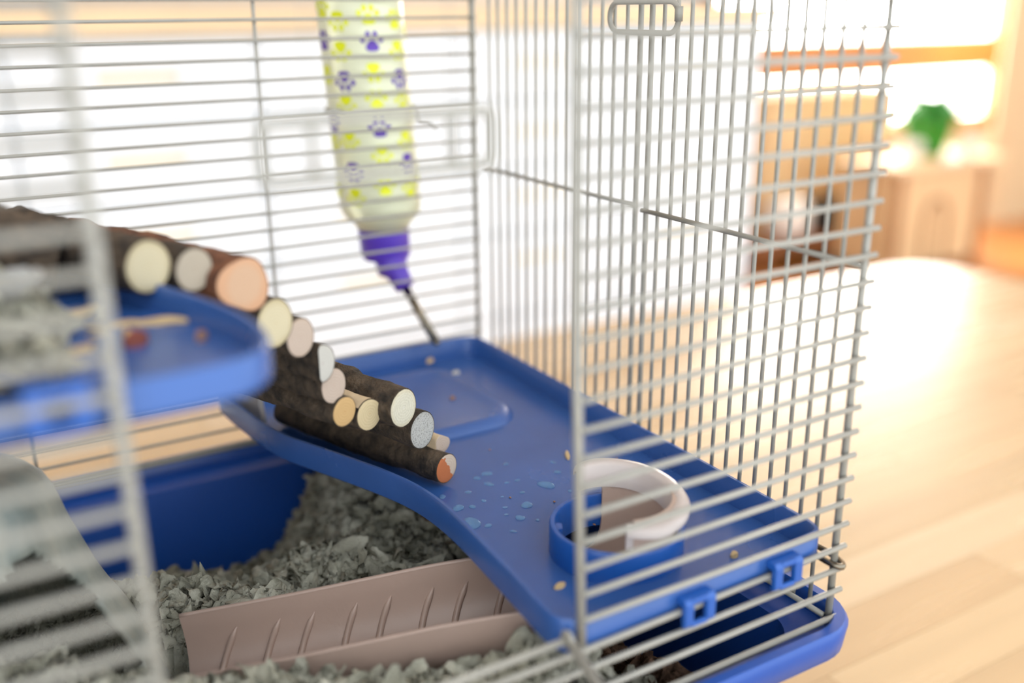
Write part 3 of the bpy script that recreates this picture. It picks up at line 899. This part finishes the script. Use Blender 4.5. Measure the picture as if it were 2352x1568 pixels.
# paw prints on the bottle
def paw(th, z, sc, flip, m):
    th = math.radians(th)
    def blob(u0, v0, ru, rv, tri=0):
        P = []
        for a in np.linspace(0, 2 * math.pi, 17)[:-1]:
            k = 1 + tri * math.cos(3 * (a - math.pi / 2)) * -1
            P.append((u0 + ru * math.cos(a) * k, v0 + rv * math.sin(a) * k))
        return P
    bl = [blob(0, -.22, .36, .3, -.12), blob(-.5, .12, .13, .17), blob(-.2, .38, .13, .2), blob(.2, .38, .13, .2), blob(.5, .12, .13, .17)]
    V = []; F = []
    for P in bl:
        k0 = len(V)
        for rr in (BR + .035, BR + .012):
            for u, v in P:
                if flip: v = -v
                zz = z + v * sc; a = th + u * sc / BR
                V.append((BX(zz) + rr * math.sin(a), 32.1 - rr * math.cos(a), zz))
        F.append(tuple(range(k0, k0 + 16)))
        for k in range(16): F.append((k0 + k, k0 + (k + 1) % 16, k0 + 16 + (k + 1) % 16, k0 + 16 + k))
    obj('paw_print', V, F, m, wb, smooth=False)
for k, (th, z) in enumerate([(-13, .36), (-13.5, -2.65), (-13.5, -4.2), (-13.8, -7.2), (-14.5, -9.1), (-54, 0.1), (-54.6, -1.5), (-55.3, -4.4), (-56.6, -6.4), (-57.6, -9.7), (25.8, .1), (26.4, -1.5), (27, -4.4), (25.8, -6.5), (25.1, -9.4), (-80, .7), (-86, -2.8), (-96, -9.4), (-90, -6.6), (62, -.6), (64, -5.2), (62, -8.6)]):
    paw(th, z, 1.0, k % 5 in (1, 3) or (5 <= k < 10), M['yellow'])
for k, (th, z) in enumerate([(-11.5, -1.05), (-13.5, -5.75), (-53.8, -3.1), (-56.4, -8.2), (25.6, -3.05), (25, -7.8), (-84.7, -1), (-85, -5.5)]):
    paw(th, z, 1.02, k in (2, 3, 4, 5), M['purple'])
# wire holder with ends hooked through the bars
P = [(-9.4, 29.25, -4.72), (-8.9, 29.2, -4.6), (-8.3, 29.25, -4.85), (-8.1, 29.6, -4.8)]
th_ = np.linspace(math.radians(-150), math.radians(-390), 18)
P += [(BX(-4.9) + (BR + .12) * math.cos(a), 32.1 + (BR + .12) * math.sin(a), -4.85) for a in th_]
P += [(-3.6, 29.6, -5.2), (-3.75, 29.2, -5.42), (-3.2, 28.95, -5.5), (-2.9, 28.7, -5.95)]
MB().tube(P, .085, 7).build('wire_holder', M['wire'], wb)

# ================================================================== HIDEOUT
hc = Vector((-29.95, 17.1, 0))
prof = [(0.0, -16.05), (1.2, -16.05), (2.0, -16.12), (2.55, -16.35), (2.95, -16.75), (3.2, -17.3), (3.4, -18), (3.65, -18.9), (3.95, -19.9), (4.3, -21), (4.7, -22), (5.15, -23), (5.65, -24), (6.15, -25), (6.5, -26), (6.8, -26.8)]
pz = []
for i in range(len(prof) - 1):
    for t in np.linspace(0, 1, 4)[:-1]:
        pz.append((prof[i][0] + (prof[i + 1][0] - prof[i][0]) * t, prof[i][1] + (prof[i + 1][1] - prof[i][1]) * t))
pz.append(prof[-1])
nth = 144
V = []; F = []
th0 = math.radians(-62)
for r, z in pz:
    for k in range(nth):
        a = 2 * math.pi * k / nth
        facet = 1 + .035 * math.cos(6 * a + .5) + .012 * noise.noise(Vector((math.cos(a) * 3, math.sin(a) * 3, z * .5)))
        V.append((hc.x + r * facet * math.cos(a), hc.y + r * facet * math.sin(a), z + .05 * noise.noise(Vector((math.cos(a) * r * .7, math.sin(a) * r * .7, 3)))))
zap = -18.6
for i in range(len(pz) - 1):
    for k in range(nth):
        a = 2 * math.pi * (k + .5) / nth
        da = (a - th0 + math.pi) % (2 * math.pi) - math.pi
        z = (pz[i][1] + pz[i + 1][1]) / 2
        w = 0
        if z < zap: w = 2.55 * math.sqrt(min(1, (zap - z) / 3.3)) + .22 * max(0, zap - z - 1) + .16 * noise.noise(Vector((z * 3, da * 4, 0)))
        if abs(da) * pz[i][0] < w: continue
        l = (k + 1) % nth
        F.append((i * nth + k, i * nth + l, (i + 1) * nth + l, (i + 1) * nth + k))
hid = obj('hideout_dome', V, F, M['igloo'], org=(hc.x, hc.y, -26.8))
md = hid.modifiers.new('thick', 'SOLIDIFY'); md.thickness = .0028; md.offset = -1
tag(hid, 'milky plastic hideout dome with chewed arched doorway in bedding', 'hideout')

# ================================================================== BEDDING
def hgt(x, y):
    b = -25.0 + .75 * np.clip((-20 - x) / 6, 0, 1) + .5 * np.sin(x * .45 + 1) * np.sin(y * .4) + .35 * np.sin(x * 1.1 + y * .7)
    b = b - .9 * np.exp(-((x + 15.5) ** 2 + (y - 21.5) ** 2) / 14)
    b = b + 1.4 * np.exp(-((x + 10) ** 2 + (y - 26) ** 2) / 22)
    b = b - 1.6 * np.clip(x + 6.3 + .12 * y, 0, 8)
    b = b - .62 * np.clip(y - 18.5, 0, 12) * np.clip((-11.5 - x) / 3.5, 0, 1)
    # hollow under the slide, and inside the hideout
    ax_, ay_, bx_, by_ = -8.0, 5.2, -24.3, 12.6
    t = np.clip(((x - ax_) * (bx_ - ax_) + (y - ay_) * (by_ - ay_)) / ((bx_ - ax_) ** 2 + (by_ - ay_) ** 2), 0, 1)
    dd = np.hypot(x - ax_ - t * (bx_ - ax_), y - ay_ - t * (by_ - ay_))
    b = np.where(dd < 2.9, np.minimum(b, -25.2 - 1.6 * t - np.clip(2.9 - dd, 0, 1.2) * 1.6), b)
    side = np.where((y - ay_) * (bx_ - ax_) - (x - ax_) * (by_ - ay_) > 0, 1.0, 0.0)
    b = b + np.where((dd > 3.1) & (dd < 5.5) & (x < -9), 1.7 * side, 0.0)
    dh = np.hypot(x - hc.x, y - hc.y)
    b = b - 2.6 * np.clip((5.6 - dh) / 1.2, 0, 1)
    return np.maximum(b, -35.0)
nx, nyg = 170, 110
gx = np.linspace(-43.4, -1.6, nx); gy = np.linspace(2.2, 27.2, nyg)
GX, GY = np.meshgrid(gx, gy, indexing='ij')
GZ = hgt(GX, GY) - .35 + rng.normal(0, .12, GX.shape)
V = np.stack([GX, GY, GZ], -1).reshape(-1, 3)
F = [(i * nyg + j, (i + 1) * nyg + j, (i + 1) * nyg + j + 1, i * nyg + j + 1) for i in range(nx - 1) for j in range(nyg - 1)]
AV, AF, AM = [V], list(F), [0] * len(F)
off = len(V)
def flakes(n, sampler, smin, smax, k=6, brown=None, curl=1.0):
    """n crumpled paper scraps as k x k curled patches."""
    u, v = np.meshgrid(np.linspace(-.5, .5, k), np.linspace(-.5, .5, k), indexing='ij')
    u, v = u * np.sqrt(1 - 2 * v * v), v * np.sqrt(1 - 2 * u * u)   # square to disc
    u = u.ravel(); v = v.ravel()
    fac = [(i * k + j, (i + 1) * k + j, (i + 1) * k + j + 1, i * k + j + 1) for i in range(k - 1) for j in range(k - 1)]
    VV = []; FF = []; MM = []
    for q in range(n):
        c = sampler()
        s = rng.uniform(smin, smax)
        x = u * (1 + .35 * np.sin(5 * v + rng.uniform(0, 6))) + rng.normal(0, .035, u.shape)
        y = v * (1 + .35 * np.sin(5 * u + rng.uniform(0, 6))) + rng.normal(0, .035, u.shape)
        z = np.zeros_like(u)
        for _ in range(4):
            a = rng.uniform(0, 6.28); f = rng.uniform(3, 9)
            z += rng.uniform(.06, .2) * curl * np.sin(f * (u * math.cos(a) + v * math.sin(a)) + rng.uniform(0, 6))
        z += curl * rng.uniform(-.9, 1.1) * (u * u + v * v * rng.uniform(0, 1.2)) + rng.normal(0, .03, u.shape)
        P = np.stack([x, y, z], -1) * s
        A = Matrix.Rotation(rng.uniform(0, 6.28), 3, 'Z') @ Matrix.Rotation(rng.normal(0, .9), 3, 'X') @ Matrix.Rotation(rng.normal(0, .9), 3, 'Y')
        P = P @ np.array(A).T + np.array(c)
        b = len(VV) * k * k
        VV.append(P); FF.append([tuple(t + b for t in f_) for f_ in fac])
        MM += [1 if (brown and brown(c)) else 0] * len(fac)
    return np.concatenate(VV), [f_ for g in FF for f_ in g], MM
def samp():
    while True:
        x = rng.uniform(-35, -2.2); y = rng.uniform(2.4, 27.4)
        if x < -32 and rng.random() < .75: continue
        # keep clear of the slide and of the inside of the hideout
        p = Vector((x, y, 0)); a = Vector((-9.5, 5.9, 0)); b = Vector((-24, 12.4, 0)); t = max(0, min(1, (p - a).dot(b - a) / (b - a).length_squared))
        dist = (p - a - (b - a) * t).length
        if dist < 3.3: continue
        z = float(hgt(np.array(x), np.array(y)))
        if dist < 3.5: z -= .35
        dh = (Vector((x, y)) - Vector((hc.x, hc.y))).length
        if dh < 5.3: continue
        if z < -34.2: continue
        return (x, y, z + rng.uniform(-.35, .35))
def samp2():
    c = samp(); return (c[0], c[1], c[2] + rng.uniform(.0, .5))
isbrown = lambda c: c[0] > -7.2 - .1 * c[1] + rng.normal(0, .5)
def lumps(n, sampler, smin, smax, brown=None):
    """Crumpled paper clumps: folded, noisy closed shapes."""
    nu, nv = 16, 10
    protos = []
    for q in range(26):
        P = []
        for j in range(nv + 1):
            for i in range(nu):
                a, e = 2 * math.pi * i / nu, -math.pi / 2 + math.pi * j / nv
                d = Vector((math.cos(e) * math.cos(a), math.cos(e) * math.sin(a), math.sin(e)))
                o_ = Vector((q * 7.3, q * 3.1, 0))
                k = 1.05 - 1.5 * abs(noise.noise(d * 1.5 + o_)) - .7 * abs(noise.noise(d * 3.1 + o_)) + .1 * noise.noise(d * 7 + o_)
                P.append(d * .62 * max(.2, k))
        protos.append(np.array(P))
    fac = [(j * nu + i, j * nu + (i + 1) % nu, (j + 1) * nu + (i + 1) % nu, (j + 1) * nu + i) for j in range(nv) for i in range(nu)]
    m = nu * (nv + 1)
    VV = []; FF = []; MM = []
    for q in range(n):
        c = sampler(); s = rng.uniform(smin, smax)
        P = protos[rng.integers(26)] * s * np.array([1, rng.uniform(.6, 1.1), rng.uniform(.45, .9)])
        A = Matrix.Rotation(rng.uniform(0, 6.28), 3, 'Z') @ Matrix.Rotation(rng.normal(0, 1), 3, 'X') @ Matrix.Rotation(rng.normal(0, 1), 3, 'Y')
        VV.append(P @ np.array(A).T + np.array(c)); FF += [tuple(t + q * m for t in f_) for f_ in fac]
        MM += [1 if (brown and brown(c)) else 0] * len(fac)
    return np.concatenate(VV), FF, MM
v5, f5, m5 = lumps(2500, samp, .9, 2.0, isbrown)
AV.append(v5); AF += [tuple(t + off for t in f_) for f_ in f5]; AM += m5; off += len(v5)
v2, f2, m2 = flakes(4300, samp2, .5, 1.25, 8, isbrown, 1.45)
AV.append(v2); AF += [tuple(t + off for t in f_) for f_ in f2]; AM += m2; off += len(v2)
v3, f3, m3 = flakes(2600, samp2, .3, .75, 4, isbrown, 1.3)
AV.append(v3); AF += [tuple(t + off for t in f_) for f_ in f3]; AM += m3; off += len(v3)
# base under the brown end follows the same split
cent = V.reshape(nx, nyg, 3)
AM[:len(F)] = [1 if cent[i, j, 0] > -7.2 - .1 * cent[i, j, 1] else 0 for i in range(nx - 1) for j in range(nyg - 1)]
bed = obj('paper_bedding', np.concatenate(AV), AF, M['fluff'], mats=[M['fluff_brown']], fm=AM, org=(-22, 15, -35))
tag(bed, 'grey crumpled paper bedding filling the blue tray', 'bedding', kind='stuff')

# small heap of the same fluff on the upper platform
def samp3():
    a = rng.uniform(0, 6.28); r = abs(rng.normal(0, 1)) * .9
    x, y = -28.9 + r * 1.5 * math.cos(a), 8.6 + r * 2.2 * math.sin(a)
    return (min(-25.2, x), max(1.6, y), -8.5 + rng.uniform(0, 1) * max(.1, 2.4 - r * 1.3))
v4, f4, m4 = flakes(420, samp3, .5, 1.2, 5)
hp = obj('nest_fluff', v4, f4, M['fluff'], org=(-28.5, 8.5, -8.7)); tag(hp, 'heap of pale grey fluff on the upper platform', 'bedding', kind='stuff')
# torn paper cup in the heap
mb = MB(); rings = []
for r, h, in ((.25, -.1), (.55, .25), (.72, .75), (.8, 1.15), (.7, 1.12), (.6, .7), (.4, .3)):
    rings.append([(-28.0 + r * math.cos(a) + .35 * h, 8.0 + r * math.sin(a) - .5 * h, -7.35 + h * .75 + (.22 * noise.noise(Vector((a * 3, h, 1))) if h > 1 else 0)) for a in np.linspace(0, 2 * math.pi, 25)[:-1]])
pc = MB().loft(rings); pco = pc.build('torn_paper_cup', M['foil']); tag(pco, 'torn white paper cup in the fluff heap at left edge', 'paper')
MB().lathe([(.05, -6.98), (.5, -6.86)], (-27.9, 7.75), 14, False, False).build('cup_lining', M['yellowbit'], pco)

# ================================================================== SCATTERED BITS
def chip(name, x, y, z, L, w, h, rot, m, label, group=None):
    P = []
    for t in np.linspace(0, 1, 7):
        k = math.sin(math.pi * min(.97, max(.06, t))) ** .6
        P.append(((t - .5) * L, w * k, h * (.5 + .5 * k) ))
    c, s_ = math.cos(rot), math.sin(rot); rings = []
    for u, ww, hh in P:
        sec = [(-ww / 2, .0), (ww / 2, .0), (ww / 2 * .8, hh), (-ww / 2 * .7, hh * .8)]
        rings.append([(x + u * c - v * s_, y + u * s_ + v * c, z + b + .12 * h * math.sin(u * 4)) for v, b in sec])
    o = MB().loft(rings).build(name, m, autosharp=40)
    return tag(o, label, 'crumb', group)
chip('wood_shaving', -4.2, 13.2, FL(13) + .01, .95, .26, .12, 1.05, M['wood_bits'], 'pale oat husk lying beside the door post on blue floor')
chip('wood_shaving', -11.0, 3.75, FL(4) + .01, .55, .3, .12, .2, M['wood_bits'], 'small yellow flake on blue floor left of the ring')
chip('seed', -3.8, 1.95, FL(2) + .01, .36, .26, .22, 0, M['wood_bits'], 'round pale seed near the right corner of lower platform')
chip('wood_shaving', -4.3, 27.7, FL(27) + .42, .7, .35, .15, .6, M['wood_bits'], 'pale crumb at rear corner below the bottle spout')
chip('wood_shaving', -9.4, 27.9, FL(28) + .01, .9, .4, .2, .1, M['wood_bits'], 'pale crumb against the rear rim behind the sticks')
chip('seed', -5.9, 21.85, FL(22) + .35, .35, .25, .14, .4, M['seed'], 'tan seed on the raised blue pad')
chip('seed', -3.9, 25.2, FL(25) + .36, .6, .4, .14, .4, M['foil'], 'white crumb on far corner of the raised pad')
chip('seed', -9.95, 15.2, FL(15) + .01, .22, .16, .1, .4, M['seed'], 'tiny brown seed near the lowest stick end')
for i in range(9):
    x, y = rng.uniform(-11.5, -2), rng.uniform(6.5, 17)
    chip('crumb', x, y, FL(y) + .005, rng.uniform(.08, .17), rng.uniform(.07, .12), .05, rng.uniform(0, 3), M['seed'], 'tiny brown crumb specking the lower blue platform', 'tiny crumbs on the lower platform')
ub = zr2(0) - .85
chip('straw', -23.6, 7.9, ub + .01, 1.7, .34, .2, -.35, M['wood_bits'], 'pale wood shaving on upper platform under the thick stick')
chip('straw', -26.4, 8.6, ub + .3, 3.4, .35, .25, .75, M['wood_bits'], 'long tan straw leaning across the fluff heap')
chip('pellet', -24.7, 6.1, ub + .01, .8, .55, .4, .5, M['redbit'], 'dark red pellet behind the left door post')
chip('seed', -22.9, 5.6, ub + .01, .6, .3, .25, .9, M['seed'], 'brown seed near front curve of upper platform')
for i in range(14):
    x, y = rng.uniform(-27.5, -24.6), rng.uniform(3.5, 10)
    chip('straw_scrap', x, y, ub + .01, rng.uniform(.4, 1.1), rng.uniform(.15, .35), .12, rng.uniform(0, 3), M['wood_bits'], 'pale straw scrap scattered on the upper platform', 'straw scraps on the upper platform')
# water drops on the lower platform
DR = [(-6.78, 11.15, .42), (-8.54, 13.57, .3), (-9.17, 13.41, .22), (-7.24, 14.0, .18), (-9.0, 12.6, .24), (-10.2, 12.4, .18), (-8.57, 9.98, .3), (-9.44, 9.14, .26), (-11.5, 9.8, .5), (-10.96, 9.27, .2), (-10.71, 11.08, .2), (-7.67, 12.25, .16), (-8.11, 11.1, .16), (-9.51, 10.28, .15), (-5.6, 12.0, .2), (-5.2, 13.0, .16), (-10.0, 11.3, .14), (-11.4, 12.6, .2), (-8.2, 12.3, .14), (-11.3, 11.3, .3), (-11.9, 13.3, .28), (-9.1, 11.2, .1), (-9.8, 9.7, .12), (-8.9, 8.6, .12), (-6.2, 10.1, .12), (-10.3, 8.3, .13)]
for i, (x, y, r) in enumerate(DR):
    n = 14; ph = rng.uniform(0, 6); el = rng.uniform(1.0, 1.5); an = rng.uniform(0, 3.14)
    rings = []
    for k, h in ((1, 0), (.93, .12), (.75, .24), (.45, .33), (.12, .36)):
        ring = []
        for a in np.linspace(0, 2 * math.pi, n + 1)[:-1]:
            q = r * k * .8 * (1 + .1 * math.sin(2 * a + ph) + .06 * math.sin(3 * a))
            u_, v_ = q * math.cos(a) * el, q * math.sin(a)
            ring.append((x + u_ * math.cos(an) - v_ * math.sin(an), y + u_ * math.sin(an) + v_ * math.cos(an), FL(y) + h * r * .6))
        rings.append(ring)
    o = MB().loft(rings).build('water_drop', M['water'])
    lab = {0: 'largest flat water drop just behind the blue ring', 8: 'long water drop by the curved rim of lower platform', 19: 'water drop hugging the curved rim below the lowest stick',
           20: 'water drop right under the lowest stick end', 6: 'oval water drop halfway between curved rim and ring', 1: 'round water drop right of the lowest stick end'}.get(i, 'small clear water drop on the lower blue platform floor')
    tag(o, lab, 'water drop', 'water drops on the lower platform')
